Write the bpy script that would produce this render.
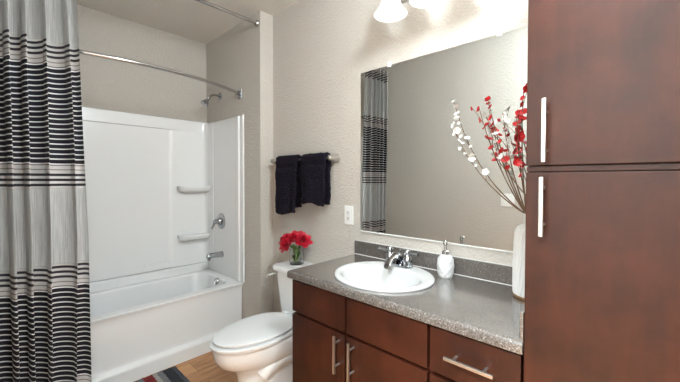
import bpy, bmesh, math, random
from mathutils import Vector, Matrix

for o in list(bpy.data.objects):
    bpy.data.objects.remove(o)
SC = bpy.context.scene
COL = SC.collection
PI = math.pi
R = math.radians

# ------------------------------------------------------------------ camera, world, exposure
F_PX, YAW, PITCH, ROLL, CY = 326.70, 46.82, 1.069, 0.105, 185.77
cam_d = bpy.data.cameras.new('camera')
cam = bpy.data.objects.new('camera', cam_d)
COL.objects.link(cam)
cam_d.sensor_fit = 'HORIZONTAL'
cam_d.sensor_width = 36.0
cam_d.lens = 36.0 * F_PX / 680.0
cam_d.shift_x = 0.0
cam_d.shift_y = -(191.0 - CY) / 680.0
cam_d.clip_start = 0.02
ya, pi_, ro = R(YAW), R(PITCH), R(ROLL)
Fv = Vector((-math.cos(ya), math.sin(ya), 0)); Rv = Vector((math.sin(ya), math.cos(ya), 0)); Uv = Vector((0, 0, 1))
F2 = Fv * math.cos(pi_) - Uv * math.sin(pi_)
U2 = Uv * math.cos(pi_) + Fv * math.sin(pi_)
R3 = Rv * math.cos(ro) + U2 * math.sin(ro)
U3 = U2 * math.cos(ro) - Rv * math.sin(ro)
mw = Matrix(((R3.x, U3.x, -F2.x, 0.0), (R3.y, U3.y, -F2.y, -1.566), (R3.z, U3.z, -F2.z, 1.3326), (0, 0, 0, 1)))
cam.matrix_world = mw
SC.camera = cam

world = bpy.data.worlds.new('world'); SC.world = world
world.use_nodes = True
world.node_tree.nodes['Background'].inputs[0].default_value = (0.8, 0.86, 1.0, 1)
world.node_tree.nodes['Background'].inputs[1].default_value = 0.05

SC.view_settings.view_transform = 'Standard'
SC.view_settings.look = 'None'
SC.view_settings.gamma = 1.0
SC.view_settings.use_curve_mapping = False
SC.view_settings.exposure = 1.53

VANITY_W = 0.05        # each vanity bulb
SHADE_E = 0.26         # glow of the frosted shades
ROOM_FILL_W = 36.0         # added fill light under the bathroom ceiling
HALL_FILL_W = 135.0         # added fill light in the hall outside the open doorway

def lamp(name, kind, loc, power, size=0.1, color=(1, 0.98, 0.96), rot=(0, 0, 0), size_y=None):
    d = bpy.data.lights.new(name, kind); d.energy = power; d.color = color
    if kind == 'AREA':
        d.size = size
        if size_y:
            d.shape = 'RECTANGLE'; d.size_y = size_y
    else:
        d.shadow_soft_size = size
    o = bpy.data.objects.new(name, d); COL.objects.link(o)
    o.location = loc; o.rotation_euler = rot
    return o

CEIL = 2.65
LAX, LAY = -0.02, -0.92
# unseen fill lights added: one in the room, one in the hall
lamp('room_fill_light', 'POINT', (LAX, LAY, CEIL - 0.24), ROOM_FILL_W, 0.14, (0.80, 0.93, 1.0))
lamp('hall_fill_light', 'AREA', (-0.15, -2.3, CEIL - 0.10), HALL_FILL_W, 0.8, (0.80, 0.92, 1.0))  # added area light without a fixture, fills the room through the doorway

# ------------------------------------------------------------------ materials
class NT:
    def __init__(s, name):
        s.m = bpy.data.materials.new(name); s.m.use_nodes = True
        s.t = s.m.node_tree; s.n = s.t.nodes
        s.b = s.n['Principled BSDF']
    def node(s, typ, **kw):
        n = s.n.new(typ)
        for k, v in kw.items():
            setattr(n, k, v)
        return n
    def link(s, a, b):
        s.t.links.new(a, b)
    def coord(s, which='Object', scale=(1, 1, 1)):
        c = s.node('ShaderNodeTexCoord'); mp = s.node('ShaderNodeMapping')
        mp.inputs['Scale'].default_value = scale
        s.link(c.outputs[which], mp.inputs[0]); return mp.outputs[0]
    def noise(s, vec, scale, detail=3, rough=0.5):
        n = s.node('ShaderNodeTexNoise'); n.inputs['Scale'].default_value = scale
        n.inputs['Detail'].default_value = detail; n.inputs['Roughness'].default_value = rough
        s.link(vec, n.inputs['Vector']); return n.outputs['Fac']
    def ramp(s, fac, stops, interp='LINEAR'):
        r = s.node('ShaderNodeValToRGB'); r.color_ramp.interpolation = interp
        e = r.color_ramp.elements
        while len(e) < len(stops): e.new(0.5)
        for i, (p, c) in enumerate(stops):
            e[i].position = p; e[i].color = (*c, 1)
        s.link(fac, r.inputs[0]); return r.outputs[0]
    def bump(s, h, strength=0.3, dist=0.005):
        b = s.node('ShaderNodeBump'); b.inputs['Strength'].default_value = strength; b.inputs['Distance'].default_value = dist
        s.link(h, b.inputs['Height']); s.link(b.outputs[0], s.b.inputs['Normal'])
    def math(s, op, a, b=None):
        n = s.node('ShaderNodeMath', operation=op)
        for i, v in enumerate((a, b)):
            if v is None: continue
            if isinstance(v, (int, float)): n.inputs[i].default_value = v
            else: s.link(v, n.inputs[i])
        return n.outputs[0]
    def mix(s, fac, a, b):
        n = s.node('ShaderNodeMix', data_type='RGBA')
        if isinstance(fac, (int, float)): n.inputs[0].default_value = fac
        else: s.link(fac, n.inputs[0])
        for i, v in ((6, a), (7, b)):
            if isinstance(v, tuple): n.inputs[i].default_value = (*v, 1)
            else: s.link(v, n.inputs[i])
        return n.outputs[2]
    def set(s, **kw):
        for k, v in kw.items():
            i = s.b.inputs[k.replace('_', ' ')]
            i.default_value = (*v, 1) if isinstance(v, tuple) else v
        return s

def plain(name, col, rough=0.5, **kw):
    return NT(name).set(Base_Color=col, Roughness=rough, **kw).m

def painted(name, col, strength=0.35, scale=42, dist=0.006, rough=0.6):
    k = NT(name).set(Base_Color=col, Roughness=rough)
    v = k.coord('Object')
    a = k.noise(v, scale, 4, 0.55); 
    r = k.ramp(a, [(0.38, (0, 0, 0)), (0.62, (1, 1, 1))])
    k.bump(r, strength, dist); return k.m

M = {}
M['wall'] = painted('wall_paint', (0.55, 0.505, 0.455), 0.65, 70, 0.0045)
M['ceiling'] = painted('ceiling_paint', (0.72, 0.69, 0.64), 0.6, 60, 0.004)
M['trim'] = plain('white_trim', (0.75, 0.74, 0.72), 0.4)
M['acrylic'] = plain('white_acrylic', (0.80, 0.80, 0.80), 0.16, Coat_Weight=0.3, Coat_Roughness=0.05)
M['ceramic'] = plain('white_ceramic', (0.74, 0.735, 0.73), 0.10, Coat_Weight=0.4, Coat_Roughness=0.03)
M['seat'] = plain('white_seat_plastic', (0.68, 0.68, 0.68), 0.22)
M['chrome'] = plain('chrome', (0.42, 0.43, 0.45), 0.12, Metallic=1.0)
M['nickel'] = plain('brushed_nickel', (0.56, 0.53, 0.50), 0.36, Metallic=1.0)
M['steel'] = plain('steel_rod', (0.50, 0.495, 0.49), 0.16, Metallic=1.0)
M['mirror'] = plain('mirror_glass', (0.86, 0.88, 0.87), 0.0, Metallic=1.0)
M['plastic'] = plain('white_plastic', (0.82, 0.81, 0.79), 0.35)
M['dark'] = plain('dark_slot', (0.02, 0.02, 0.02), 0.5)
M['clip'] = plain('clear_clip', (0.85, 0.85, 0.85), 0.2)
M['copper'] = plain('copper_band', (0.55, 0.33, 0.18), 0.3, Metallic=1.0)
M['vase'] = plain('vase_ceramic', (0.56, 0.54, 0.52), 0.4)
M['soap'] = plain('matte_white_ceramic', (0.54, 0.535, 0.525), 0.4)
M['basin'] = plain('sink_porcelain', (0.53, 0.525, 0.515), 0.10, Coat_Weight=0.4, Coat_Roughness=0.03)
M['stem'] = plain('twig_brown', (0.16, 0.10, 0.062), 0.7)
M['green'] = plain('leaf_green', (0.10, 0.20, 0.05), 0.5)
M['white_petal'] = plain('white_petal', (0.70, 0.69, 0.66), 0.6)
M['red_petal'] = plain('coral_red_petal', (0.62, 0.028, 0.034), 0.5)
M['rose'] = plain('red_rose_petal', (0.50, 0.010, 0.030), 0.5)
M['pollen'] = plain('pollen', (0.6, 0.35, 0.1), 0.6)
M['void'] = plain('cabinet_gap', (0.012, 0.006, 0.005), 0.6)

def wood(name, dark, light, rough, grain_axis, coat=0.25):
    k = NT(name)
    sc = [9, 9, 9]; sc['xyz'.index(grain_axis)] = 1.2
    v = k.coord('Object', tuple(sc))
    a = k.noise(v, 3.0, 6, 0.6)
    v2 = k.coord('Object'); b = k.noise(v2, 5.0, 5, 0.65)
    f = k.math('ADD', k.math('MULTIPLY', a, 0.30), k.math('MULTIPLY', b, 0.70))
    c = k.ramp(f, [(0.36, dark), (0.64, light)])
    k.link(c, k.b.inputs['Base Color'])
    k.set(Roughness=rough, Coat_Weight=coat, Coat_Roughness=0.25, Specular_IOR_Level=0.3)
    k.bump(a, 0.05, 0.002); return k.m
M['wood'] = wood('espresso_wood', (0.018, 0.0042, 0.0018), (0.050, 0.0115, 0.0045), 0.42, 'z', 0.0)

def laminate(name, base, dark, light):
    k = NT(name); v = k.coord('Object')
    a = k.noise(v, 190, 2, 0.6); b = k.noise(v, 60, 3, 0.6)
    c = k.ramp(a, [(0.30, dark), (0.46, base), (0.56, base), (0.72, light)])
    d = k.mix(k.math('MULTIPLY', b, 0.35), c, dark)
    k.link(d, k.b.inputs['Base Color']); k.set(Roughness=0.22, Coat_Weight=1.0, Coat_Roughness=0.14)
    return k.m
M['counter'] = laminate('speckled_laminate', (0.120, 0.104, 0.092), (0.032, 0.025, 0.021), (0.34, 0.32, 0.30))

def floor_mat():
    k = NT('oak_plank_floor'); v = k.coord('Object')
    br = k.node('ShaderNodeTexBrick'); mp = k.node('ShaderNodeMapping'); mp.inputs['Rotation'].default_value = (0, 0, PI / 2)
    k.link(v, mp.inputs[0]); k.link(mp.outputs[0], br.inputs['Vector'])
    br.inputs['Scale'].default_value = 1.0; br.inputs['Mortar Size'].default_value = 0.0015
    br.inputs['Brick Width'].default_value = 1.2; br.inputs['Row Height'].default_value = 0.15
    br.inputs['Color1'].default_value = (0.30, 0.30, 0.30, 1); br.inputs['Color2'].default_value = (0.75, 0.75, 0.75, 1)
    br.inputs['Mortar'].default_value = (0.0, 0.0, 0.0, 1)
    g = k.coord('Object', (14, 1.4, 1)); a = k.noise(g, 3.0, 6, 0.62)
    f = k.math('ADD', k.math('MULTIPLY', a, 0.7), k.math('MULTIPLY', br.outputs['Color'], 0.3))
    c = k.ramp(f, [(0.30, (0.22, 0.095, 0.038)), (0.5, (0.50, 0.245, 0.105)), (0.70, (0.66, 0.38, 0.18))])
    d = k.mix(br.outputs['Fac'], c, (0.10, 0.05, 0.025))
    k.link(d, k.b.inputs['Base Color']); k.set(Roughness=0.4); return k.m
M['floor'] = floor_mat()

def shade_mat():
    k = NT('frosted_glass_shade').set(Base_Color=(0.95, 0.94, 0.92), Roughness=0.35)
    k.b.inputs['Emission Color'].default_value = (1, 0.98, 0.96, 1); k.b.inputs['Emission Strength'].default_value = SHADE_E
    return k.m
M['shade'] = shade_mat()
def glow(name, e):
    k = NT(name).set(Base_Color=(0.9, 0.9, 0.9)); k.b.inputs['Emission Color'].default_value = (1, 0.96, 0.9, 1)
    k.b.inputs['Emission Strength'].default_value = e; return k.m
M['bulb'] = glow('lit_bulb', 0.4)
M['dome'] = glow('fill_dome_glow', 1.0)  # glow of the added ceiling fill fixture

def glass_mat():
    k = NT('clear_glass').set(Base_Color=(0.97, 0.99, 0.98), Roughness=0.02, IOR=1.45, Transmission_Weight=1.0)
    return k.m
M['glass'] = glass_mat()

def terry(name, col):
    k = NT(name).set(Base_Color=col, Roughness=0.95, Specular_IOR_Level=0.15)
    v = k.coord('Object'); a = k.noise(v, 110, 2, 0.7); k.bump(a, 1.0, 0.014); return k.m
M['towel'] = terry('navy_black_terry', (0.011, 0.008, 0.015))

def curtain_mat():
    k = NT('striped_sheer_fabric')
    geo = k.node('ShaderNodeTexCoord'); sep = k.node('ShaderNodeSeparateXYZ')
    k.link(geo.outputs['Object'], sep.inputs[0]); z = sep.outputs['Z']
    d = k.math('PINGPONG', k.math('SUBTRACT', z, 1.665), 0.5825)          # distance from the middle of a striped band
    dense = k.math('LESS_THAN', d, 0.2565)
    sheer = k.math('GREATER_THAN', d, 0.383)
    ds = k.math('LESS_THAN', k.math('FRACT', k.math('DIVIDE', k.math('ADD', d, 0.0102), 0.02655)), 0.77)   # black bars
    ts = k.math('LESS_THAN', k.math('FRACT', k.math('DIVIDE', k.math('SUBTRACT', d, 0.303), 0.0265)), 0.50)
    instr = k.math('GREATER_THAN', d, 0.303)
    fs = k.math('LESS_THAN', k.math('FRACT', k.math('DIVIDE', k.math('SUBTRACT', d, 0.2565), 0.0235)), 0.22)
    # vertical threads of the sheer
    v = k.coord('Object', (60, 60, 1.2)); th = k.noise(v, 5.0, 4, 0.7)
    sheer_c = k.ramp(th, [(0.34, (0.40, 0.40, 0.40)), (0.66, (0.80, 0.80, 0.80))])
    black, white = (0.008, 0.006, 0.012), (0.80, 0.79, 0.78)
    dense_c = k.mix(ds, white, black)
    thin_c = k.mix(ts, (0.66, 0.63, 0.61), (0.02, 0.016, 0.022))
    faint_c = k.mix(fs, (0.62, 0.58, 0.56), (0.22, 0.17, 0.17))
    trans_c = k.mix(instr, faint_c, thin_c)
    c = k.mix(dense, trans_c, dense_c); c = k.mix(sheer, c, sheer_c)
    k.link(c, k.b.inputs['Base Color']); k.set(Roughness=0.8)
    # see-through amount: sheer cloth lets some light pass, the woven bars hardly any
    al = k.math('SUBTRACT', 1.0, k.math('MULTIPLY', sheer, k.math('MULTIPLY', th, 0.42)))
    al2 = k.math('SUBTRACT', al, k.math('MULTIPLY', k.math('SUBTRACT', 1.0, k.math('MAXIMUM', dense, sheer)), k.math('MULTIPLY', k.math('SUBTRACT', 1.0, k.math('MULTIPLY', instr, ts)), 0.25)))
    k.link(al2, k.b.inputs['Alpha'])
    out = k.n['Material Output']
    tr = k.node('ShaderNodeBsdfTranslucent'); k.link(c, tr.inputs['Color'])
    mx = k.node('ShaderNodeMixShader'); k.link(k.math('MULTIPLY', sheer, 0.3), mx.inputs[0])
    k.link(k.b.outputs[0], mx.inputs[1]); k.link(tr.outputs[0], mx.inputs[2])
    k.link(mx.outputs[0], out.inputs['Surface'])
    return k.m
M['curtain'] = curtain_mat()

def rug_mat():
    k = NT('striped_shag'); c = k.node('ShaderNodeTexCoord'); sep = k.node('ShaderNodeSeparateXYZ')
    k.link(c.outputs['Object'], sep.inputs[0])
    nz = k.noise(c.outputs['Object'], 90, 2, 0.6)
    y = k.math('ADD', sep.outputs['Y'], k.math('MULTIPLY', k.math('SUBTRACT', nz, 0.5), 0.012))
    t = k.math('FRACT', k.math('DIVIDE', k.math('MULTIPLY', y, -1.0), 0.40))
    blue, char, grey, white, red = (0.115, 0.125, 0.155), (0.045, 0.045, 0.058), (0.32, 0.32, 0.34), (0.62, 0.59, 0.56), (0.33, 0.028, 0.03)
    W = [(0.032, blue), (0.060, char), (0.034, grey), (0.026, white), (0.058, red), (0.034, grey), (0.058, char), (0.034, grey), (0.064, blue)]
    stops, p = [], 0.0
    for w, col in W:
        stops.append((p / 0.40, col)); p += w
    r = k.ramp(t, stops, 'CONSTANT')
    f = k.noise(c.outputs['Object'], 260, 2, 0.7)
    d = k.mix(k.math('MULTIPLY', f, 0.5), r, (0.02, 0.02, 0.02))
    k.link(d, k.b.inputs['Base Color']); k.set(Roughness=0.95); k.bump(f, 1.0, 0.01); return k.m
M['rug'] = rug_mat()

# ------------------------------------------------------------------ mesh helpers
def base_of(o):
    v = Vector((0, 0, 0))
    while o is not None:
        v = v + Vector(o.location); o = o.parent
    return v

def obj(name, bm, mat, parent=None, origin=None, sharp=40, smooth=True):
    """link bm (world coordinates) as one mesh object"""
    off = base_of(parent) if parent else Vector(origin or (0, 0, 0))
    bmesh.ops.recalc_face_normals(bm, faces=bm.faces)
    bmesh.ops.translate(bm, vec=-off, verts=bm.verts)
    me = bpy.data.meshes.new(name); bm.to_mesh(me); bm.free()
    for p in me.polygons: p.use_smooth = smooth
    if smooth: me.set_sharp_from_angle(angle=R(sharp))
    for m in (mat if isinstance(mat, (list, tuple)) else [mat]): me.materials.append(m)
    o = bpy.data.objects.new(name, me); COL.objects.link(o)
    if smooth and sharp < 100:
        md = o.modifiers.new('normals', 'WEIGHTED_NORMAL'); md.keep_sharp = True; md.weight = 90
    if parent: o.parent = parent
    else: o.location = off
    return o

def tag(o, label, cat, group=None):
    o['label'] = label; o['category'] = cat
    if group: o['group'] = group
    return o

def thing(name, label, cat, loc, group=None):
    o = bpy.data.objects.new(name, None); COL.objects.link(o)
    o.location = loc; o.empty_display_size = 0.05
    return tag(o, label, cat, group)

def struct(name, bm, mat, parent=None, **kw):
    o = obj(name, bm, mat, parent, **kw)
    if not parent: o['kind'] = 'structure'
    return o

def B(): return bmesh.new()

def merge(bm, tmp):
    me = bpy.data.meshes.new('tmp'); tmp.to_mesh(me); tmp.free(); bm.from_mesh(me); bpy.data.meshes.remove(me)

def box(bm, x0, x1, y0, y1, z0, z1, bev=0.0, seg=2):
    t = bmesh.new()
    bmesh.ops.create_cube(t, size=1.0)
    for v in t.verts:
        v.co = Vector(((x0 + x1) / 2 + v.co.x * (x1 - x0), (y0 + y1) / 2 + v.co.y * (y1 - y0), (z0 + z1) / 2 + v.co.z * (z1 - z0)))
    if bev > 0:
        bmesh.ops.bevel(t, geom=list(t.edges), offset=bev, segments=seg, profile=0.5, affect='EDGES')
    merge(bm, t); return bm

def loft(bm, rings, cap0=True, cap1=True, closed=True):
    rows = [[bm.verts.new(p) for p in r] for r in rings]
    n = len(rows[0])
    for a, b in zip(rows, rows[1:]):
        for i in range(n if closed else n - 1):
            j = (i + 1) % n
            bm.faces.new((a[i], a[j], b[j], b[i]))
    if cap0: bm.faces.new(rows[0])
    if cap1: bm.faces.new(rows[-1])
    return rows

def frame(d):
    d = d.normalized(); up = Vector((0, 0, 1)) if abs(d.z) < 0.95 else Vector((1, 0, 0))
    a = d.cross(up).normalized(); return a, d.cross(a).normalized()

def lathe(bm, prof, c, d=(0, 0, 1), seg=32, cap0=True, cap1=True):
    """prof = [(radius, distance along d)]"""
    d = Vector(d).normalized(); a, b = frame(d); c = Vector(c)
    rings = []
    for r, h in prof:
        r = max(r, 1e-5)
        rings.append([c + d * h + a * (r * math.cos(2 * PI * i / seg)) + b * (r * math.sin(2 * PI * i / seg)) for i in range(seg)])
    loft(bm, rings, cap0, cap1); return bm

def tube(bm, pts, rad, seg=12, caps=True):
    pts = [Vector(p) for p in pts]; n = len(pts)
    rads = rad if isinstance(rad, (list, tuple)) else [rad] * n
    rings, pa = [], None
    for i, p in enumerate(pts):
        d = (pts[min(i + 1, n - 1)] - pts[max(i - 1, 0)]).normalized()
        if pa is None: a, b = frame(d)
        else:
            a = (pa - d * pa.dot(d)).normalized(); b = d.cross(a)
        pa = a
        rings.append([p + a * (rads[i] * math.cos(2 * PI * k / seg)) + b * (rads[i] * math.sin(2 * PI * k / seg)) for k in range(seg)])
    loft(bm, rings, caps, caps); return bm

def bez(p0, p1, p2, n=10):
    p0, p1, p2 = Vector(p0), Vector(p1), Vector(p2)
    return [(1 - t) ** 2 * p0 + 2 * t * (1 - t) * p1 + t * t * p2 for t in [i / n for i in range(n + 1)]]

def rrect(x0, x1, y0, y1, r, z, n=10):
    """rounded rectangle ring, 4*(n+1) points"""
    pts = []
    for cx, cy, a0 in ((x1 - r, y1 - r, 0), (x0 + r, y1 - r, 90), (x0 + r, y0 + r, 180), (x1 - r, y0 + r, 270)):
        for i in range(n + 1):
            a = R(a0 + 90.0 * i / n)
            pts.append(Vector((cx + r * math.cos(a), cy + r * math.sin(a), z)))
    return pts

# ------------------------------------------------------------------ the room
XB, XT, XS = -3.15, -2.455, -2.214       # alcove back wall, tub front, end of the thick alcove wall
YE, YF = -0.12, -1.64                    # alcove end wall, wall with the doorway
XR = 0.37                                # right wall behind the tall cabinet
DX0, DX1, DZ = -0.56, 0.30, 2.05         # doorway
YH = -2.95                               # far hall wall

struct('floor', box(B(), XB - 0.1, 1.2, YH - 0.1, 0.1, -0.1, 0.0), M['floor'])
struct('ceiling', box(B(), XB - 0.1, 1.2, YH - 0.1, 0.1, CEIL, CEIL + 0.1), M['ceiling'])
struct('wall_back', box(B(), XB - 0.1, XR, 0.0, 0.1, 0, CEIL), M['wall'])
struct('wall_left', box(B(), XB - 0.1, XB, YF, 0.0, 0, CEIL), M['wall'])
struct('wall_alcove', box(B(), XB, XS, YE, 0.0, 0, CEIL), M['wall'])
struct('wall_right', box(B(), XR, XR + 0.1, YF, 0.1, 0, CEIL), M['wall'])
b = B()
box(b, XB - 0.1, DX0, YF - 0.11, YF, 0, CEIL); box(b, DX1, 1.2, YF - 0.11, YF, 0, CEIL); box(b, DX0, DX1, YF - 0.11, YF, DZ, CEIL)
struct('wall_front', b, M['wall'])
struct('wall_hall', box(B(), XB - 0.1, 1.2, YH - 0.1, YH, 0, CEIL), M['wall'])
struct('wall_hall_right', box(B(), 1.1, 1.2, YH, YF - 0.11, 0, CEIL), M['wall'])
struct('wall_hall_left', box(B(), -1.5, -1.4, YH, YF - 0.11, 0, CEIL), M['wall'])
# doorway casing
b = B()
for y0, y1 in ((YF, YF + 0.014), (YF - 0.124, YF - 0.11)):
    box(b, DX0 - 0.06, DX0, y0, y1, 0, DZ + 0.06, 0.003); box(b, DX1, DX1 + 0.06, y0, y1, 0, DZ + 0.06, 0.003); box(b, DX0, DX1, y0, y1, DZ, DZ + 0.06, 0.003)
struct('trim_1', b, M['trim'])

# ------------------------------------------------------------------ bathtub and surround
t = thing('bathtub', 'white alcove bathtub with plain apron and low toe ledge behind the striped mat', 'bathtub', ((XB + XT) / 2, -0.88, 0))
b = B()
def tr(z, xf, ins=0.0, r=0.012):
    return rrect(XB + 0.004 + ins, xf - 0.010, YF + 0.004 + ins, YE - 0.004 - ins, r, z)
rings = [tr(0, -2.435), tr(0.085, -2.435), tr(0.096, -2.440), tr(0.102, -2.455), tr(0.108, -2.476), tr(0.125, -2.482), tr(0.39, -2.474), tr(0.425, -2.468), tr(0.445, -2.458), tr(0.458, -2.455), tr(0.4655, -2.462, 0.004)]
def inner(ins, z, r): return rrect(-3.035 + ins, -2.545 - ins, -1.50 + ins * 2.2, -0.205 - ins * 1.2, r, z)
rings += [inner(-0.012, 0.4655, 0.11), inner(-0.004, 0.462, 0.115), inner(0.004, 0.452, 0.12), inner(0.020, 0.38, 0.12), inner(0.050, 0.20, 0.12), inner(0.075, 0.12, 0.12), inner(0.11, 0.09, 0.10), inner(0.16, 0.085, 0.07)]
loft(b, rings, True, True)
obj('tub_body', b, M['acrylic'], t, sharp=50)
b = B(); box(b, XB + 0.004, -3.10, YF + 0.004, YE - 0.004, 0.45, 0.533, 0.012, 3)
obj('back_ledge', b, M['acrylic'], t)
b = B(); lathe(b, [(0.0, 0.016), (0.024, 0.016), (0.029, 0.010), (0.031, 0.0)], (-2.758, -0.212, 0.434), (0, -1, 0.17), 28)
ov = obj('overflow_plate', b, M['chrome'], t); ov['label'] = 'chrome overflow plate'
b = B(); tube(b, [(-2.758, -0.227, 0.439), (-2.753, -0.236, 0.424), (-2.748, -0.242, 0.411)], 0.005); obj('overflow_lever', b, M['chrome'], ov)
b = B(); lathe(b, [(0.03, 0), (0.03, 0.004), (0.02, 0.006), (0, 0.006)], (-2.785, -0.42, 0.085)); obj('drain', b, M['chrome'], t)

t = thing('tub_surround', 'glossy white moulded wall surround with two shelves above the bathtub', 'tub surround', (XB, -0.88, 0.535))
b = B(); box(b, XB + 0.003, -3.125, YF + 0.004, YE - 0.004, 0.536, 1.872, 0.004)
box(b, XB + 0.003, -3.108, YF + 0.004, YE - 0.004, 1.778, 1.880, 0.006)
box(b, XB + 0.003, -3.121, -0.685, -0.475, 0.585, 0.600, 0.002)
obj('back_panel', b, M['acrylic'], t)
# rounded corner column that carries the shelves
b = B(); ring = []
def colring(z):
    pts = [Vector((-3.125, -0.480, z)), Vector((-3.117, -0.462, z)), Vector((-3.113, -0.44, z)), Vector((-3.110, -0.26, z))]
    for i in range(7):
        a = R(90.0 * i / 6)
        pts.append(Vector((-3.110 + 0.045 * (1 - math.cos(a)), -0.19 + 0.045 * math.sin(a), z)))
    pts += [Vector((-2.98, -0.140, z)), Vector((-2.98, -0.1285, z)), Vector((-3.14, -0.1285, z)), Vector((-3.14, -0.48, z))]
    return pts
loft(b, [colring(0.537), colring(1.868)])
obj('corner_column', b, M['acrylic'], t, sharp=30)
for zt in (1.272, 0.825):
    b = B(); rings = []
    for z, k in ((zt - 0.060, 0.50), (zt - 0.048, 0.80), (zt - 0.026, 0.97), (zt - 0.006, 1.0), (zt, 0.985), (zt, 0.9), (zt - 0.007, 0.86)):
        x1 = -3.115 + 0.105 * k
        rings.append(rrect(-3.13, x1, -0.425 + 0.08 * (1 - k), -0.132, min(0.05, (x1 + 3.13) * 0.48), z, 8))
    loft(b, rings); obj('shelf', b, M['acrylic'], t)
for ya_, s in ((YE, -1), (YF, 1)):
    b = B(); y1 = ya_ + s * 0.003; y2 = ya_ + s * 0.016
    box(b, XB + 0.003, -2.464, min(y1, y2), max(y1, y2), 0.468, 1.868, 0.003)
    # rounded front column and thin outer bead
    y3 = ya_ + s * 0.028; box(b, -2.560, -2.50, min(y1, y3), max(y1, y3), 0.468, 1.869, 0.010, 3)
    y4 = ya_ + s * 0.0185; box(b, -2.464, -2.446, min(y1, y4), max(y1, y4), 0.468, 1.874, 0.005)
    obj('end_panel', b, M['acrylic'], t)

# tub spout, valve and shower head on the alcove end wall
t = thing('tub_spout', 'chrome tub spout on the alcove end wall over the bathtub', 'tub spout', (-2.815, YE - 0.016, 0.652))
b = B(); rings = []
for y, rx, rz, dz in ((-0.136, 0.030, 0.030, 0), (-0.146, 0.030, 0.030, 0), (-0.150, 0.026, 0.026, 0), (-0.20, 0.024, 0.024, 0.002), (-0.25, 0.022, 0.022, 0.004), (-0.272, 0.020, 0.022, 0.000), (-0.280, 0.014, 0.016, -0.004)):
    rings.append([Vector((-2.815 + rx * math.cos(2 * PI * i / 20), y, 0.652 + dz + rz * math.sin(2 * PI * i / 20))) for i in range(20)])
loft(b, rings); obj('spout_body', b, M['chrome'], t)
b = B(); lathe(b, [(0.016, 0), (0.015, 0.018)], (-2.815, -0.258, 0.632), (0, 0, -1), 16); obj('spout_mouth', b, M['chrome'], t)

t = thing('shower_valve', 'round chrome shower valve with lever above the tub spout', 'shower valve', (-2.828, YE - 0.016, 0.952))
b = B(); lathe(b, [(0.074, 0), (0.074, 0.004), (0.066, 0.010), (0.034, 0.014), (0.030, 0.030), (0.026, 0.034), (0, 0.034)], (-2.828, -0.136, 0.952), (0, -1, 0), 36); obj('escutcheon', b, M['chrome'], t)
b = B(); lathe(b, [(0.022, 0.03), (0.024, 0.045), (0.022, 0.066), (0.012, 0.074), (0, 0.075)], (-2.828, -0.136, 0.952), (0, -1, 0), 24)
tube(b, [(-2.828, -0.195, 0.949), (-2.838, -0.202, 0.929), (-2.855, -0.206, 0.900), (-2.868, -0.207, 0.884)], [0.012, 0.010, 0.009, 0.007], 12)
obj('lever_handle', b, M['chrome'], t)

t = thing('wall_shower', 'small chrome shower head on a bent arm below the curved rod', 'shower head', (-2.87, YE, 2.095))
b = B(); lathe(b, [(0.034, 0), (0.032, 0.006), (0.016, 0.016), (0.011, 0.018)], (-2.87, YE, 2.095), (0, -1, 0), 24); obj('arm_flange', b, M['chrome'], t)
b = B(); tube(b, bez((-2.87, -0.13, 2.095), (-2.86, -0.205, 2.11), (-2.85, -0.235, 2.055), 10), 0.0095, 12); obj('shower_arm', b, M['chrome'], t)
b = B(); lathe(b, [(0.0, -0.004), (0.013, -0.002), (0.015, 0.012), (0.011, 0.024), (0.018, 0.040), (0.033, 0.072), (0.035, 0.082), (0.030, 0.086), (0.0, 0.084)], (-2.85, -0.232, 2.062), (0.05, -0.55, -0.75), 24); obj('spray_head', b, M['chrome'], t)

# ------------------------------------------------------------------ rods and the curtain
def flange(par, x, y, z, s, r, mat, h=0.02):
    bb = B(); lathe(bb, [(r, 0), (r, h * 0.5), (r * 0.7, h), (0, h)], (x, y, z), (0, s, 0), 24)
    return obj('rod_flange', bb, mat, par)
t = thing('shower_rod', 'curved chrome shower rod bowing out over the tub front', 'shower rod', (-2.50, -0.88, 2.055))
pts = []
for i in range(33):
    y = YE - 0.012 + (YF - YE + 0.024) * i / 32; u = (y - (YE + YF) / 2) / ((YF - YE) / 2)
    pts.append((-2.515 + 0.20 * (1 - u * u), y, 2.055))
b = B(); tube(b, pts, 0.0125, 14); obj('rod_tube', b, M['steel'], t)
for y, s in ((YE, -1), (YF, 1)):
    b = B(); box(b, -2.545, -2.485, min(y, y + s * 0.010), max(y, y + s * 0.010), 2.012, 2.098, 0.004)
    lathe(b, [(0.019, 0.01), (0.019, 0.04)], (-2.515, y, 2.055), (0.25, s, 0), 18)
    obj('rod_bracket', b, M['chrome'], t)
t = thing('curtain_rod', 'straight chrome curtain rod close under the ceiling', 'curtain rod', (-2.25, -0.88, 2.56))
b = B(); tube(b, [(-2.25, YE - 0.005, 2.56), (-2.25, -0.6, 2.56), (-2.25, YF + 0.005, 2.56)], 0.0125, 14); obj('rod_tube', b, M['steel'], t)
flange(t, -2.25, YE, 2.56, -1, 0.026, M['steel']); flange(t, -2.25, YF, 2.56, 1, 0.026, M['steel'])

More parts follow.
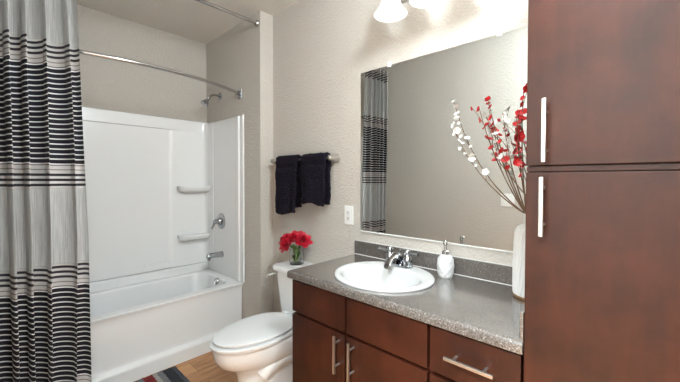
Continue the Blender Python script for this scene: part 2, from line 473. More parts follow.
random.seed(4)
b = B(); rows = []
NU, NZ = 260, 60
for j in range(NZ + 1):
    z = 2.585 - (2.585 - 0.09) * j / NZ
    k = (2.585 - z) / 2.5
    row = []
    for i in range(NU + 1):
        u = i / NU
        y0, y1 = -1.262 + 0.052 * min(1, k * 1.6), -1.600
        y = y0 + (y1 - y0) * u
        ph = 2 * PI * (u * 5.2 + 0.15 * math.sin(u * 8 + 1.0) + 0.12 * math.sin(k * 3.0 + u * 5))
        amp = (0.052 + 0.004 * k) * (1.0 - 0.35 * math.exp(-((u - 0.05) / 0.06) ** 2))
        x = -2.245 + amp * math.cos(ph) + 0.010 * k * math.sin(ph * 0.5 + 2.0)
        y += 0.024 * math.sin(ph + 0.6) * (1 if 0.04 < u < 0.96 else 0.3)
        x += 0.004 * math.sin(2 * ph + 3 * k) 
        row.append(b.verts.new((x, y, z)))
    rows.append(row)
for a, c in zip(rows, rows[1:]):
    for i in range(NU): b.faces.new((a[i], a[i + 1], c[i + 1], c[i]))
cu = obj('shower_curtain', b, M['curtain'], sharp=180)
tag(cu, 'sheer white shower curtain with bands of black stripes gathered beside the bathtub', 'shower curtain')

# ------------------------------------------------------------------ towel bar and towels
t = thing('towel_bar', 'brushed nickel towel bar on the wall above the toilet', 'towel bar', (-1.80, 0, 1.475))
b = B(); tube(b, [(-2.120, -0.068, 1.475), (-1.8, -0.068, 1.475), (-1.495, -0.068, 1.475)], 0.0085, 12); obj('bar', b, M['nickel'], t)
for x in (-2.120, -1.495):
    b = B(); lathe(b, [(0.030, 0), (0.030, 0.008), (0.021, 0.03), (0.016, 0.055), (0.017, 0.062), (0.017, 0.078), (0.010, 0.084), (0, 0.085)], (x, 0, 1.475), (0, -1, 0), 24); obj('wall_post', b, M['nickel'], t)

def towel(x0, x1, zf, zb, label, seed, skew=0.0):
    rnd = random.Random(seed)
    b = B(); rows = []; NX = 26
    prof = []
    n = 26
    for i in range(n + 1): prof.append((-0.093, zf + (1.475 - zf) * i / n, 1 - i / n))
    for i in range(1, 8):
        a = PI * i / 8; prof.append((-0.068 - 0.025 * math.cos(a), 1.475 + 0.026 * math.sin(a), 0))
    for i in range(n + 1): prof.append((-0.043, 1.475 - (1.475 - zb) * i / n, i / n))
    f1, f2 = rnd.uniform(0, 6), rnd.uniform(0, 6)
    for (py, pz, k) in prof:
        row = []
        for i in range(NX + 1):
            u = i / NX; x = x0 + (x1 - x0) * u
            front = py < -0.068
            w = 0.012 * k * (math.sin(u * 8 + f1) + 0.6 * math.sin(u * 15 + f2)) * (1 if front else 0.5)
            if front: w -= 0.010 * k
            x += skew * k * (0.5 - u) + 0.004 * math.sin(pz * 30 + f1)
            # woven band near the hem pulls in
            if 0.10 < k < 0.17: w += 0.006
            row.append(b.verts.new((x, min(py + w, -0.018) if not front else py + w, pz + (0.012 * math.sin(u * 5 + f2) * k))))
        rows.append(row)
    for a, c in zip(rows, rows[1:]):
        for i in range(NX): b.faces.new((a[i], a[i + 1], c[i + 1], c[i]))
    o = obj('hand_towel', b, M['towel'], origin=((x0 + x1) / 2, -0.068, zf), sharp=180)
    md = o.modifiers.new('thick', 'SOLIDIFY'); md.thickness = 0.020; md.offset = 0.0
    md = o.modifiers.new('sub', 'SUBSURF'); md.levels = 2; md.render_levels = 2
    tx = bpy.data.textures.new('terry', 'CLOUDS'); tx.noise_scale = 0.012
    md = o.modifiers.new('fuzz', 'DISPLACE'); md.texture = tx; md.strength = 0.013; md.texture_coords = 'GLOBAL'
    tag(o, label, 'towel', 'dark hand towels on the towel bar')
    # folded layer hanging beside
    return o
towel(-2.045, -1.805, 1.085, 1.12, 'black terry hand towel on the bar, the left one, nearer the tub', 3, 0.01)
towel(-1.752, -1.515, 1.165, 1.175, 'black terry hand towel on the bar, the right one, nearer the mirror', 8, 0.03)

# ------------------------------------------------------------------ outlet and switch
t = thing('wall_outlet', 'white outlet plate on the wall left of the mirror', 'outlet', (-1.386, 0, 1.105))
b = B(); box(b, -1.424, -1.350, -0.008, 0.0, 1.046, 1.166, 0.004); obj('cover_plate', b, M['plastic'], t)
b = B(); box(b, -1.404, -1.370, -0.012, -0.006, 1.072, 1.140, 0.002); f = obj('receptacle', b, M['trim'], t)
b = B()
for z in (1.088, 1.124):
    for x in (-1.393, -1.381): box(b, x - 0.0012, x + 0.0012, -0.0126, -0.010, z - 0.005, z + 0.005)
    lathe(b, [(0.0025, 0.0), (0.0025, 0.0026)], (-1.387, -0.010, z - 0.010), (0, -1, 0), 10)
obj('socket_slot', b, M['dark'], f)
t = thing('light_switch', 'white double switch plate on the wall opposite the mirror', 'light switch', (-0.914, YF, 1.152))
b = B(); box(b, -0.972, -0.856, YF, YF + 0.007, 1.094, 1.210, 0.003); obj('cover_plate', b, M['plastic'], t)
for x in (-0.937, -0.891):
    b = B(); box(b, x - 0.006, x + 0.006, YF + 0.004, YF + 0.018, 1.14, 1.164, 0.002); obj('toggle', b, M['plastic'], t)

# ------------------------------------------------------------------ mirror
MX0, MX1, MZ0, MZ1 = -1.288, -0.255, 1.019, 1.987
t = thing('wall_mirror', 'large frameless mirror on the wall above the vanity', 'mirror', ((MX0 + MX1) / 2, 0, MZ0))
b = B(); box(b, MX0, MX1, -0.007, -0.001, MZ0, MZ1, 0.0012, 1); obj('mirror_glass', b, M['mirror'], t, sharp=20)
b = B(); box(b, MX0 - 0.001, MX1, -0.009, -0.001, MZ0 - 0.006, MZ0 + 0.0005, 0.001, 1)
ch = obj('bottom_channel', b, M['trim'], t)
for x, z in ((-1.079, MZ1), (-0.489, MZ1)):
    b = B(); box(b, x - 0.011, x + 0.011, -0.012, -0.001, z - 0.012, z + 0.018, 0.003); obj('mirror_clip', b, M['clip'], t)

# ------------------------------------------------------------------ vanity cabinet, worktop, sink
VX0, VX1 = -1.311, -0.254
YV = -0.500                       # face frame; door fronts stand proud of it
t = thing('vanity_cabinet', 'dark espresso wooden vanity cabinet under the grey countertop', 'cabinet', ((VX0 + VX1) / 2, -0.25, 0))
b = B(); box(b, VX0, VX1, -0.43, -0.003, 0.0, 0.10); box(b, VX0, VX1, YV, -0.003, 0.10, 0.700, 0.002)
box(b, VX0, VX1, YV, YV + 0.02, 0.700, 0.835); box(b, VX0, VX0 + 0.018, YV, -0.003, 0.700, 0.835); box(b, VX1 - 0.018, VX1, YV, -0.003, 0.700, 0.835)
obj('carcass', b, M['wood'], t)
def bar_handle(par, x, z, vertical, y, L=0.165, off=0.034):
    hh = B()
    if vertical: box(hh, x - 0.0055, x + 0.0055, y - off - 0.005, y - off + 0.005, z - L / 2, z + L / 2, 0.002)
    else: box(hh, x - L / 2, x + L / 2, y - off - 0.005, y - off + 0.005, z - 0.0055, z + 0.0055, 0.002)
    for s in (-1, 1):
        px, pz = (x, z + s * L * 0.31) if vertical else (x + s * L * 0.31, z)
        lathe(hh, [(0.005, 0), (0.005, off)], (px, y, pz), (0, -1, 0), 12)
    o = obj('handle', hh, M['nickel'], par); o['label'] = 'brushed nickel bar handle'; return o
def front(par, name, x0, x1, z0, z1, y=YV, th=0.024, mat=None):
    return obj(name, box(B(), x0, x1, y - th, y, z0, z1, 0.003), mat or M['wood'], par)
G = 0.0055
SEAM1, SEAM2 = -0.944, -0.551
front(t, 'drawer_front', VX0, SEAM1 - G, 0.666, 0.823)
front(t, 'drawer_front', SEAM1 + G, SEAM2 - G, 0.666, 0.823)
dr = front(t, 'drawer', SEAM2 + G, VX1 - 0.004, 0.666, 0.823); bar_handle(dr, -0.401, 0.748, False, YV - 0.024, 0.155)
dr = front(t, 'door', VX0, SEAM1 - G, 0.115, 0.652); bar_handle(dr, -0.981, 0.570, True, YV - 0.024)
dr = front(t, 'door', SEAM1 + G, SEAM2 - G, 0.115, 0.652); bar_handle(dr, -0.898, 0.568, True, YV - 0.024)
dr = front(t, 'drawer', SEAM2 + G, VX1 - 0.004, 0.398, 0.652); bar_handle(dr, -0.400, 0.565, False, YV - 0.024)
dr = front(t, 'drawer', SEAM2 + G, VX1 - 0.004, 0.115, 0.382); bar_handle(dr, -0.400, 0.30, False, YV - 0.024)

CX0, CX1, CZ = -1.326, -0.2508, 0.872
SKX, SKY, SKA, SKB = -0.912, -0.293, 0.243, 0.222
t = thing('countertop', 'grey brown speckled countertop with backsplash on the vanity', 'countertop', ((CX0 + CX1) / 2, -0.27, CZ - 0.036))
b = B()
# slab with an oval cut-out: lofted from the outer edge to the hole
def outer_ring(z, ins):
    x0, x1, y0, y1 = CX0 + ins, CX1, -0.545 + ins, -0.003
    pts = []
    for i in range(96):
        a = 2 * PI * i / 96; c, s = math.cos(a), math.sin(a)
        k = 1e9
        if c > 1e-9: k = min(k, (x1 - SKX) / c)
        if c < -1e-9: k = min(k, (x0 - SKX) / c)
        if s > 1e-9: k = min(k, (y1 - SKY) / s)
        if s < -1e-9: k = min(k, (y0 - SKY) / s)
        pts.append(Vector((SKX + c * k, SKY + s * k, z)))
    # snap the nearest points to the true corners
    for cx, cy in ((x0, y0), (x1, y0), (x0, y1), (x1, y1)):
        j = min(range(96), key=lambda q: (pts[q].x - cx) ** 2 + (pts[q].y - cy) ** 2); pts[j] = Vector((cx, cy, z))
    return pts
def hole(z, k=0.93): return [Vector((SKX + SKA * k * math.cos(2 * PI * i / 96), SKY + SKB * k * math.sin(2 * PI * i / 96), z)) for i in range(96)]
H = 0.038
rings = [hole(CZ - H), outer_ring(CZ - H, 0.004), outer_ring(CZ - H + 0.004, 0.0), outer_ring(CZ - 0.011, 0.0), outer_ring(CZ - 0.0045, 0.0025), outer_ring(CZ - 0.001, 0.007), outer_ring(CZ, 0.013), hole(CZ)]
rows = loft(b, rings, False, False)
for i in range(96):
    j = (i + 1) % 96; b.faces.new((rows[-1][i], rows[-1][j], rows[0][j], rows[0][i]))
obj('slab', b, M['counter'], t, sharp=50)
obj('backsplash', box(B(), CX0 + 0.001, CX1 - 0.0108, -0.022, -0.003, CZ - 0.001, 0.953, 0.003), M['counter'], t)
obj('side_splash', box(B(), CX1 - 0.0105, CX1, -0.534, -0.003, CZ - 0.001, 0.953, 0.002), M['counter'], t)
b = B(); tube(b, [(CX0 + 0.004, -0.0225, CZ + 0.001), (CX1 - 0.011, -0.0225, CZ + 0.0005)], 0.0017, 8)
tube(b, [(CX0 + 0.004, -0.0035, 0.954), (CX1 - 0.011, -0.0035, 0.9535)], 0.0015, 8)
ck = obj('caulk_bead', b, M['trim'], t); ck['label'] = 'white caulk bead'

t = thing('sink', 'white oval drop-in sink set in the countertop', 'sink', (SKX, SKY, CZ))
b = B()
def el(ka, kb, z, dy=0.0, n=72): return [Vector((SKX + SKA * ka * math.cos(2 * PI * i / n), SKY + dy + SKB * kb * math.sin(2 * PI * i / n), z)) for i in range(n)]
rings = [el(0.92, 0.92, CZ - 0.03), el(0.985, 0.985, CZ + 0.0005), el(1.0, 1.0, CZ + 0.004), el(0.995, 0.995, CZ + 0.010), el(0.97, 0.97, CZ + 0.0155), el(0.93, 0.93, CZ + 0.0165),
         el(0.84, 0.76, CZ + 0.013, -0.024), el(0.81, 0.73, CZ + 0.008, -0.025), el(0.785, 0.70, CZ - 0.004, -0.026), el(0.74, 0.66, CZ - 0.04, -0.026), el(0.64, 0.58, CZ - 0.09, -0.024), el(0.48, 0.44, CZ - 0.125, -0.02), el(0.25, 0.24, CZ - 0.142, -0.015), el(0.10, 0.11, CZ - 0.146, -0.012)]
loft(b, rings, False, True)
obj('basin', b, M['basin'], t, sharp=60)
b = B(); lathe(b, [(0.024, 0), (0.024, 0.003), (0.018, 0.005), (0.0, 0.004)], (SKX, SKY - 0.012, CZ - 0.147)); obj('drain', b, M['chrome'], t)

FX, FY, FZ = -0.936, -0.122, CZ + 0.0145
t = thing('faucet', 'chrome two-handle faucet at the back of the oval sink', 'faucet', (FX, FY, FZ))
b = B(); loft(b, [rrect(FX - 0.080, FX + 0.080, FY - 0.027, FY + 0.027, 0.026, FZ), rrect(FX - 0.080, FX + 0.080, FY - 0.027, FY + 0.027, 0.026, FZ + 0.010), rrect(FX - 0.074, FX + 0.074, FY - 0.021, FY + 0.021, 0.02, FZ + 0.015)])
obj('base_plate', b, M['chrome'], t)
b = B(); rings = []
for (dy, z, rx, rz) in ((0.014, 0.010, 0.024, 0.01), (0.008, 0.036, 0.024, 0.018), (-0.012, 0.052, 0.023, 0.019), (-0.045, 0.050, 0.021, 0.017), (-0.078, 0.038, 0.020, 0.016), (-0.100, 0.024, 0.019, 0.014), (-0.108, 0.012, 0.016, 0.008)):
    rings.append([Vector((FX + rx * math.cos(2 * PI * i / 20), FY + dy + rz * 0.4 * math.sin(2 * PI * i / 20), FZ + z + rz * math.sin(2 * PI * i / 20))) for i in range(20)])
loft(b, rings); obj('spout', b, M['chrome'], t)
b = B(); tube(b, [(FX, FY + 0.018, FZ + 0.02), (FX, FY + 0.018, FZ + 0.072)], 0.003, 10); lathe(b, [(0.004, 0), (0.0065, 0.004), (0.006, 0.012), (0, 0.015)], (FX, FY + 0.018, FZ + 0.07), seg=14); obj('lift_rod', b, M['chrome'], t)
for s in (-1, 1):
    hx = FX + s * 0.053
    b = B(); lathe(b, [(0.024, 0.010), (0.025, 0.016), (0.024, 0.022), (0.027, 0.034), (0.025, 0.048), (0.015, 0.058), (0.013, 0.064), (0.016, 0.070), (0.016, 0.082), (0.010, 0.090), (0, 0.092)], (hx, FY, FZ), seg=24)
    tube(b, [(hx, FY, FZ + 0.072), (hx + s * 0.030, FY - 0.004, FZ + 0.075), (hx + s * 0.058, FY - 0.008, FZ + 0.077), (hx + s * 0.066, FY - 0.009, FZ + 0.077)], [0.007, 0.006, 0.008, 0.009], 12)
    obj('lever_handle', b, M['chrome'], t)

# ------------------------------------------------------------------ soap dispenser
SX, SY = -0.690, -0.098
t = thing('soap_dispenser', 'white faceted soap dispenser with silver pump beside the sink', 'soap dispenser', (SX, SY, CZ))
b = B(); lv = [(0.027, 0.0), (0.030, 0.003), (0.0355, 0.022), (0.0375, 0.038), (0.0385, 0.055), (0.0375, 0.072), (0.034, 0.088), (0.027, 0.100), (0.017, 0.108)]
N = 16; rows = []
for k, (r, z) in enumerate(lv):
    amp = 0.0 if k in (0, len(lv) - 1) else 0.055
    rows.append([b.verts.new((SX + r * (1 + (amp if (i + k) % 2 else -amp)) * math.cos(2 * PI * i / N), SY + r * (1 + (amp if (i + k) % 2 else -amp)) * math.sin(2 * PI * i / N), CZ + z)) for i in range(N)])
for k in range(len(rows) - 1):
    a, c = rows[k], rows[k + 1]
    for i in range(N):
        j = (i + 1) % N
        if (i + k) % 2: b.faces.new((a[i], a[j], c[j])); b.faces.new((a[i], c[j], c[i]))
        else: b.faces.new((a[i], a[j], c[i])); b.faces.new((a[j], c[j], c[i]))
b.faces.new(rows[0]); b.faces.new(rows[-1])
obj('bottle', b, M['soap'], t, smooth=False)
b = B(); lathe(b, [(0.016, 0.106), (0.016, 0.122), (0.012, 0.126), (0.006, 0.129), (0.0055, 0.150), (0.0085, 0.152), (0.0085, 0.172), (0.006, 0.175), (0, 0.175)], (SX, SY, CZ), seg=20)
tube(b, [(SX, SY, CZ + 0.166), (SX + 0.002, SY - 0.018, CZ + 0.167), (SX + 0.003, SY - 0.028, CZ + 0.163)], 0.0042, 10)
pm = obj('pump', b, M['steel'], t); pm['label'] = 'silver pump'

# ------------------------------------------------------------------ tall linen cabinet
KX0, KX1, KY, KZ = -0.2500, 0.368, -0.510, 2.20
t = thing('linen_cabinet', 'tall espresso wooden linen cabinet with two doors right of the vanity', 'cabinet', ((KX0 + KX1) / 2, -0.24, 0))
b = B(); box(b, KX0, KX1, -0.41, -0.003, 0, 0.10); box(b, KX0, KX1, KY, -0.003, 0.10, KZ, 0.002); obj('carcass', b, M['wood'], t)
obj('rail', box(B(), KX0 + 0.001, KX1 - 0.01, KY - 0.015, KY, 1.3565, 1.3695, 0.001), M['wood'], t)
dr = front(t, 'door', KX0, KX1 - 0.01, 1.3725, KZ - 0.01, KY, 0.020); bar_handle(dr, -0.201, 1.4645, True, KY - 0.020, 0.170, 0.034)
dr = front(t, 'door', KX0, KX1 - 0.01, 0.115, 1.354, KY, 0.020); bar_handle(dr, -0.205, 1.261, True, KY - 0.020, 0.160, 0.034)

# ------------------------------------------------------------------ vanity light
LX, LY, LZ = (-0.950, -0.745, -0.540), -0.185, 2.163
t = thing('vanity_light', 'vanity light with white bell glass shades above the mirror', 'wall light', (LX[1], 0, 2.36))
b = B(); box(b, LX[0] - 0.06, LX[2] + 0.06, -0.028, 0.0, 2.31, 2.41, 0.006); obj('backplate', b, M['nickel'], t)
for x in LX:
    b = B(); tube(b, bez((x, -0.02, 2.36), (x, LY - 0.005, 2.40), (x, LY, 2.325), 10), 0.009, 12); lathe(b, [(0.024, 0), (0.026, 0.01), (0.022, 0.04), (0.0, 0.045)], (x, LY, 2.285), seg=24); obj('arm', b, M['nickel'], t)
    b = B(); prof = [(0.026, 0.135), (0.034, 0.132), (0.038, 0.11), (0.043, 0.08), (0.053, 0.045), (0.070, 0.015), (0.084, 0.0), (0.081, 0.0), (0.067, 0.017), (0.050, 0.047), (0.040, 0.08), (0.035, 0.11), (0.031, 0.128), (0.024, 0.131)]
    lathe(b, prof, (x, LY, LZ), seg=36, cap0=False, cap1=False); sh = obj('glass_shade', b, M['shade'], t, sharp=60)
    b = B(); lathe(b, [(0.0, 0.0), (0.018, 0.006), (0.028, 0.022), (0.027, 0.040), (0.016, 0.066), (0.013, 0.10)], (x, LY, LZ + 0.030), seg=20); obj('bulb', b, M['bulb'], t)
    lamp('vanity_bulb', 'POINT', (x, LY, LZ + 0.020), VANITY_W, 0.035)

t = thing('added_ceiling_fill', 'added round white flush fill light over the floor in front of the linen cabinet', 'fill light', (LAX, LAY, CEIL))  # unseen fixture, added to go with the room fill light
b = B(); lathe(b, [(0.15, 0), (0.15, 0.02), (0.14, 0.025)], (LAX, LAY, CEIL), (0, 0, -1), 36); obj('fill_light_base', b, M['nickel'], t)
b = B(); lathe(b, [(0.14, 0.02), (0.135, 0.04), (0.11, 0.065), (0.06, 0.08), (0, 0.085)], (LAX, LAY, CEIL), (0, 0, -1), 36, cap0=False); obj('dome', b, M['dome'], t)

# ------------------------------------------------------------------ toilet
TX = -1.692
t = thing('toilet', 'white two-piece toilet between the bathtub and the vanity', 'toilet', (TX, -0.4, 0))
def egg(yf, yb, hw, z, n=48, p=2.0, wide=0.56):
    """closed outline, pointing to -y; widest part sits `wide` of the way back from the tip"""
    ym = yf + (yb - yf) * wide; pts = []
    for i in range(n):
        a = 2 * PI * i / n; c, s = math.cos(a), math.sin(a)
        q = 2.0 / p if s > 0 else 1.0
        x = math.copysign(abs(c) ** q, c) * hw; y = (abs(s) ** q) * (yb - ym) if s > 0 else -abs(s) * (ym - yf)
        pts.append(Vector((TX + x, ym + y, z)))
    return pts
b = B()
rings = [egg(-0.630, -0.11, 0.128, 0.0, p=3.5), egg(-0.630, -0.11, 0.128, 0.025, p=3.5), egg(-0.622, -0.115, 0.118, 0.035, p=3.5), egg(-0.608, -0.12, 0.108, 0.10, p=3.5), egg(-0.612, -0.115, 0.108, 0.19, p=3.2),
         egg(-0.632, -0.10, 0.116, 0.238, p=3), egg(-0.680, -0.09, 0.142, 0.268, p=3), egg(-0.725, -0.08, 0.164, 0.30, p=3), egg(-0.750, -0.07, 0.175, 0.345, p=3), egg(-0.757, -0.065, 0.178, 0.385, p=3), egg(-0.755, -0.067, 0.176, 0.396, p=3), egg(-0.745, -0.075, 0.168, 0.402, p=3)]
loft(b, rings)
# trapway bulge on both sides
for s in (-1, 1):
    tube(b, bez((TX + s * 0.070, -0.50, 0.20), (TX + s * 0.125, -0.40, 0.33), (TX + s * 0.088, -0.26, 0.22), 8) + bez((TX + s * 0.088, -0.25, 0.20), (TX + s * 0.08, -0.2, 0.12), (TX + s * 0.085, -0.18, 0.06), 6), 0.050, 14)
obj('bowl', b, M['ceramic'], t, sharp=60)
b = B(); rings = [egg(-0.762, -0.235, 0.178, 0.404, p=2.4), egg(-0.768, -0.232, 0.182, 0.411, p=2.4), egg(-0.768, -0.232, 0.182, 0.421, p=2.4), egg(-0.758, -0.238, 0.173, 0.428, p=2.4)]
loft(b, rings); obj('seat', b, M['seat'], t)
b = B(); rings = [egg(-0.738, -0.248, 0.160, 0.428, p=2.2), egg(-0.738, -0.248, 0.160, 0.432, p=2.2), egg(-0.750, -0.238, 0.169, 0.436, p=2.2), egg(-0.751, -0.237, 0.170, 0.444, p=2.2), egg(-0.742, -0.246, 0.162, 0.450, p=2.2), egg(-0.70, -0.27, 0.13, 0.453, p=2.2), egg(-0.60, -0.35, 0.06, 0.455, p=2.2)]
loft(b, rings); obj('seat_lid', b, M['seat'], t)
for s in (-1, 1):
    b = B(); box(b, TX + s * 0.075 - 0.022, TX + s * 0.075 + 0.022, -0.236, -0.200, 0.402, 0.443, 0.008, 3); obj('hinge', b, M['seat'], t)
    b = B(); lathe(b, [(0.016, 0), (0.016, 0.008), (0.010, 0.018), (0, 0.020)], (TX + s * 0.108, -0.33, 0.022), (s * 0.25, 0, 1), 16); obj('bolt_cap', b, M['seat'], t)
b = B()
rings = [rrect(TX - 0.165, TX + 0.165, -0.195, -0.04, 0.04, 0.395), rrect(TX - 0.172, TX + 0.172, -0.202, -0.035, 0.045, 0.42), rrect(TX - 0.188, TX + 0.188, -0.215, -0.03, 0.045, 0.56), rrect(TX - 0.200, TX + 0.200, -0.225, -0.025, 0.045, 0.703)]
loft(b, rings); obj('tank', b, M['ceramic'], t)
b = B()
rings = [rrect(TX - 0.205, TX + 0.205, -0.232, -0.020, 0.045, 0.702), rrect(TX - 0.221, TX + 0.213, -0.242, -0.012, 0.05, 0.708), rrect(TX - 0.222, TX + 0.214, -0.243, -0.011, 0.05, 0.724), rrect(TX - 0.219, TX + 0.211, -0.240, -0.013, 0.05, 0.734), rrect(TX - 0.208, TX + 0.200, -0.228, -0.022, 0.045, 0.741)]
loft(b, rings); obj('tank_lid', b, M['ceramic'], t)
b = B(); lathe(b, [(0.014, 0), (0.014, 0.012), (0.010, 0.016)], (TX - 0.199, -0.165, 0.672), (-1, 0, 0), 16)
tube(b, [(TX - 0.212, -0.165, 0.672), (TX - 0.222, -0.185, 0.670), (TX - 0.226, -0.225, 0.665), (TX - 0.226, -0.25, 0.662)], [0.008, 0.008, 0.007, 0.009], 10)
fl = obj('flush_lever', b, M['seat'], t)

# ------------------------------------------------------------------ bath mat
b = B(); NXr, NYr = 44, 66; rnd = random.Random(5)
RX0, RX1, RY0, RY1 = -2.425, -1.945, -1.50, -0.690
rows = []
for j in range(NYr + 1):
    row = []
    for i in range(NXr + 1):
        e = min(i, NXr - i, j, NYr - j)
        z = 0.004 if e == 0 else 0.014 + rnd.uniform(-0.003, 0.006)
        row.append(b.verts.new((RX0 + (RX1 - RX0) * i / NXr + rnd.uniform(-.003, .003), RY0 + (RY1 - RY0) * j / NYr + rnd.uniform(-.003, .003), z)))
    rows.append(row)
for a, c in zip(rows, rows[1:]):
    for i in range(NXr): b.faces.new((a[i], a[i + 1], c[i + 1], c[i]))
bd = [e for e in b.edges if e.is_boundary]
ex = bmesh.ops.extrude_edge_only(b, edges=bd)
for v in [g for g in ex['geom'] if isinstance(g, bmesh.types.BMVert)]: v.co.z = 0.0
mat_o = obj('bath_mat', b, M['rug'], origin=((RX0 + RX1) / 2, RY1, 0), sharp=180)
tag(mat_o, 'shaggy bath mat striped in red, white, grey and charcoal on the floor along the tub', 'bath mat')

# ------------------------------------------------------------------ roses in a glass jar on the tank
JX, JY, JZ = -1.782, -0.110, 0.741
t = thing('glass_jar', 'small clear glass jar holding red roses on the toilet tank', 'jar', (JX, JY, JZ))
b = B(); lathe(b, [(0.0, 0.0), (0.044, 0.0), (0.048, 0.004), (0.050, 0.03), (0.050, 0.082), (0.046, 0.096), (0.049, 0.108), (0.047, 0.108), (0.043, 0.096), (0.047, 0.082), (0.047, 0.03), (0.044, 0.010), (0.0, 0.010)], (JX, JY, JZ), seg=32, cap0=False, cap1=False)
obj('jar_glass', b, M['glass'], t)
def petal(bm, c, out, w, h, curl, tilt, n=5, m=4):
    """curved petal: rooted at c, leaning along `out`"""
    out = out.normalized(); side = Vector((0, 0, 1)).cross(out).normalized(); rows = []
    for j in range(m + 1):
        v = j / m; row = []
        for i in range(n + 1):
            u = i / n * 2 - 1
            ww = w * math.sin(PI * (0.12 + 0.70 * v)) * 0.95
            lean = tilt * v + curl * v ** 3
            p = c + side * (u * ww) + out * (h * lean - w * 0.55 * (u * u) * (1 - 0.4 * v)) + Vector((0, 0, 1)) * (h * v * (1 - 0.25 * abs(curl) * v) - 0.10 * h * u * u * v)
            row.append(bm.verts.new(p))
        rows.append(row)
    for a, c2 in zip(rows, rows[1:]):
        for i in range(n): bm.faces.new((a[i], a[i + 1], c2[i + 1], c2[i]))
def bloom_mesh(seed, r=0.045):
    rnd = random.Random(seed); bm = B()
    for ring, (cnt, off, w, h, tilt, curl) in enumerate(((3, 0.003, 0.30, 0.80, -0.05, 0.0), (4, 0.10, 0.42, 0.85, 0.10, 0.10), (5, 0.22, 0.55, 0.80, 0.35, 0.35), (6, 0.32, 0.66, 0.66, 0.75, 0.55), (6, 0.36, 0.72, 0.42, 1.5, 0.9))):
        for k in range(cnt):
            a = 2 * PI * (k + 0.37 * ring + rnd.uniform(-.1, .1)) / cnt; o = Vector((math.cos(a), math.sin(a), 0))
            petal(bm, o * (off * r) + Vector((0, 0, 0.10 * r * (4 - ring) * 0.5)), o, w * r * rnd.uniform(.9, 1.1), h * r * 1.15, curl, tilt)
    return bm
ROSES = [((-1.845, -0.140, 0.898), (-0.50, -0.25, 0.75), 0.049, 'red rose at the left of the bunch in the glass jar'),
         ((-1.775, -0.125, 0.918), (0.05, -0.45, 0.85), 0.050, 'red rose at the top centre of the bunch in the glass jar'),
         ((-1.735, -0.095, 0.904), (0.60, -0.15, 0.70), 0.047, 'red rose at the right of the bunch in the glass jar'),
         ((-1.805, -0.170, 0.882), (-0.10, -0.80, 0.45), 0.045, 'red rose lowest at the front of the bunch, over the jar rim')]
for q, (hp, dr_, r, lab) in enumerate(ROSES):
    hp = Vector(hp); dv = Vector(dr_).normalized()
    t = thing('rose', lab, 'rose', (JX, JY, JZ + 0.012), 'red roses in the glass jar')
    bm = bloom_mesh(20 + q, r)
    rot = dv.to_track_quat('Z', 'Y').to_matrix().to_4x4()
    bmesh.ops.transform(bm, matrix=Matrix.Translation(hp) @ rot, verts=bm.verts)
    o = obj('bloom', bm, M['rose'], t, sharp=180); md = o.modifiers.new('sub', 'SUBSURF'); md.levels = 1; md.render_levels = 1
    foot = Vector((JX + (hp.x - JX) * -0.25, JY + (hp.y - JY) * -0.2, JZ + 0.014))
    rim = Vector((JX + (hp.x - JX) * 0.4, JY + (hp.y - JY) * 0.35, JZ + 0.112))
    b = B(); tube(b, [foot, (foot + rim) / 2, rim, hp - dv * 0.002], 0.0035, 8); obj('stem', b, M['green'], t)
    for kk in range(5):
        rnd = random.Random(q * 10 + kk); a = rnd.uniform(0, 6.28); c = Vector((JX + 0.018 * math.cos(a), JY + 0.018 * math.sin(a), JZ + 0.018 + 0.02 * kk))
        bm = B(); petal(bm, c, Vector((math.cos(a), math.sin(a), 0)), 0.015, 0.042, 0.2, 0.25); obj('leaf', bm, M['green'], t, sharp=180)

# ------------------------------------------------------------------ tall vase and blossom branches
VX, VY = -0.329, -0.132
t = thing('vase', 'tall white ribbed ceramic vase with copper foot beside the linen cabinet', 'vase', (VX, VY, CZ))
b = B(); rings = []; N = 60
for z, r in ((0.012, 0.054), (0.018, 0.056), (0.06, 0.0575), (0.14, 0.057), (0.22, 0.054), (0.262, 0.051), (0.277, 0.045), (0.284, 0.034), (0.288, 0.027), (0.30, 0.025), (0.325, 0.026), (0.330, 0.028)):
    fl_ = 0.0022 if 0.015 < z < 0.27 else 0.0
    rings.append([Vector((VX + (r + fl_ * math.cos(i * PI)) * math.cos(2 * PI * i / N + z * 2.2), VY + (r + fl_ * math.cos(i * PI)) * math.sin(2 * PI * i / N + z * 2.2), CZ + z)) for i in range(N)])
rings += [[Vector((VX + r * math.cos(2 * PI * i / N + 0.7), VY + r * math.sin(2 * PI * i / N + 0.7), CZ + z)) for i in range(N)] for z, r in ((0.330, 0.022), (0.29, 0.021), (0.20, 0.03), (0.05, 0.03))]
loft(b, rings); obj('vase_body', b, M['vase'], t, sharp=30)
b = B(); lathe(b, [(0.052, 0), (0.0565, 0.002), (0.0565, 0.011), (0.054, 0.013)], (VX, VY, CZ), seg=48); f = obj('foot_ring', b, M['copper'], t); f['label'] = 'copper foot ring'

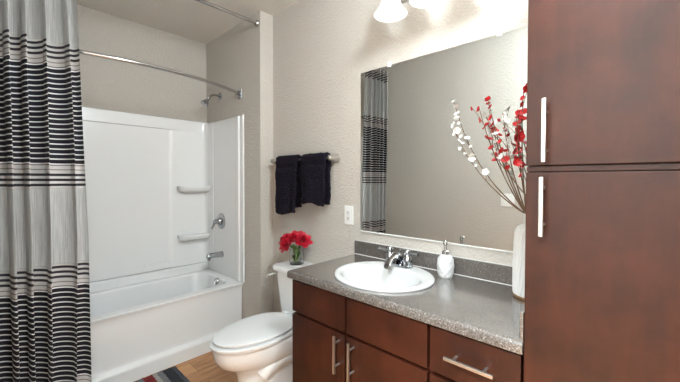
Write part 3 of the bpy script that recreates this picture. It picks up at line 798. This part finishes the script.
def flower_mesh(name, mat, r, open_):
    bm = B()
    for k in range(5):
        a = 2 * PI * k / 5; petal(bm, Vector((0.12 * r * math.cos(a), 0.12 * r * math.sin(a), 0)), Vector((math.cos(a), math.sin(a), 0)), 0.95 * r, 0.60 * r, 0.3, open_, 3, 3)
    lathe(bm, [(0.14 * r, 0.0), (0.16 * r, 0.15 * r), (0.0, 0.28 * r)], (0, 0, 0), seg=8)
    o = obj(name, bm, mat, sharp=180); me = o.data
    bpy.data.objects.remove(o); return me
RED = [flower_mesh('blossom', M['red_petal'], 0.0150, 1.6), flower_mesh('blossom', M['red_petal'], 0.0130, 1.1)]
WHT = [flower_mesh('blossom', M['white_petal'], 0.0110, 1.6), flower_mesh('blossom', M['white_petal'], 0.009, 1.0)]
NECK = Vector((VX, VY, CZ + 0.325))
def branch(tip, bow, kind, n, label, seed, start=0.45):
    rnd = random.Random(seed); tip = Vector(tip); meshes = RED if kind == 'red' else WHT
    ang = math.atan2(tip.y - VY, tip.x - VX); foot = Vector((VX - 0.018 * math.cos(ang), VY - 0.018 * math.sin(ang), CZ + 0.06))
    lip = NECK + Vector((0.014 * math.cos(ang), 0.014 * math.sin(ang), 0.0))
    t = thing('blossom_branch', label, 'flower branch', foot, kind + ' blossom branches in the vase')
    mid = (lip + tip) / 2 + Vector(bow)
    path = bez(lip, mid, tip, 14)
    b = B(); tube(b, [foot] + path, [0.0026] * 4 + [0.0026 - 0.0014 * i / 12 for i in range(12)], 7)
    twigs = []
    for k in range(3):
        i = 6 + 3 * k; p = path[min(i, 13)]; d = (path[min(i + 1, 14)] - path[i - 1]).normalized()
        q = p + d * 0.045 + Vector((rnd.uniform(-.035, .02), rnd.uniform(-.03, .03), rnd.uniform(0, .03)))
        q.x = min(q.x, -0.285); q.y = min(q.y, -0.035)
        tube(b, [p, (p + q) / 2 + Vector((0, 0, .004)), q], [0.0014, 0.0011, 0.0008], 6); twigs.append(q)
    obj('stem', b, M['stem'], t)
    spots = []
    for k in range(n - 3):
        f = start + (1 - start) * (k / max(1, n - 4)); i = f * 14; i0 = min(int(i), 13)
        p = path[i0].lerp(path[i0 + 1], i - i0)
        spots.append(p + Vector((rnd.uniform(-.010, .010), rnd.uniform(-.010, .010), rnd.uniform(-.006, .008))))
    spots += twigs
    for p in spots:
        p.x = min(p.x, -0.276); p.y = min(p.y, -0.032)
        o = bpy.data.objects.new('blossom', rnd.choice(meshes)); COL.objects.link(o); o.parent = t
        o.location = p - foot; d = Vector((rnd.uniform(-1, .6), rnd.uniform(-1, .3), rnd.uniform(-.1, 1))).normalized()
        o.rotation_euler = d.to_track_quat('Z', 'Y').to_euler(); s = rnd.uniform(.8, 1.2); o.scale = (s, s, s)
branch((-0.608, -0.200, 1.665), (-0.060, -0.010, -0.075), 'white', 14, 'white blossom branch reaching furthest left from the white vase', 1, 0.62)
branch((-0.590, -0.260, 1.560), (-0.050, -0.015, -0.050), 'white', 13, 'white blossom branch leaning lowest out of the white vase', 2, 0.60)
branch((-0.470, -0.180, 1.615), (-0.030, 0.0, -0.02), 'white', 15, 'white blossom branch rising between the red ones in the middle of the spray', 3, 0.45)
branch((-0.400, -0.240, 1.590), (-0.020, -0.03, 0.0), 'white', 15, 'white blossom branch leaning out toward the room near the linen cabinet', 4, 0.45)
branch((-0.510, -0.180, 1.630), (-0.025, -0.01, -0.03), 'red', 9, 'red blossom branch furthest left among the red ones', 5, 0.55)
branch((-0.460, -0.220, 1.645), (-0.020, -0.02, 0.0), 'red', 12, 'red blossom branch rising second from the left among the red ones', 6, 0.40)
branch((-0.352, -0.150, 1.685), (-0.018, -0.01, 0.0), 'red', 13, 'tallest red blossom branch, straight up beside the linen cabinet', 8, 0.40)
branch((-0.345, -0.270, 1.560), (-0.01, -0.03, 0.0), 'red', 12, 'red blossom branch tipping toward the room along the linen cabinet', 9, 0.42)
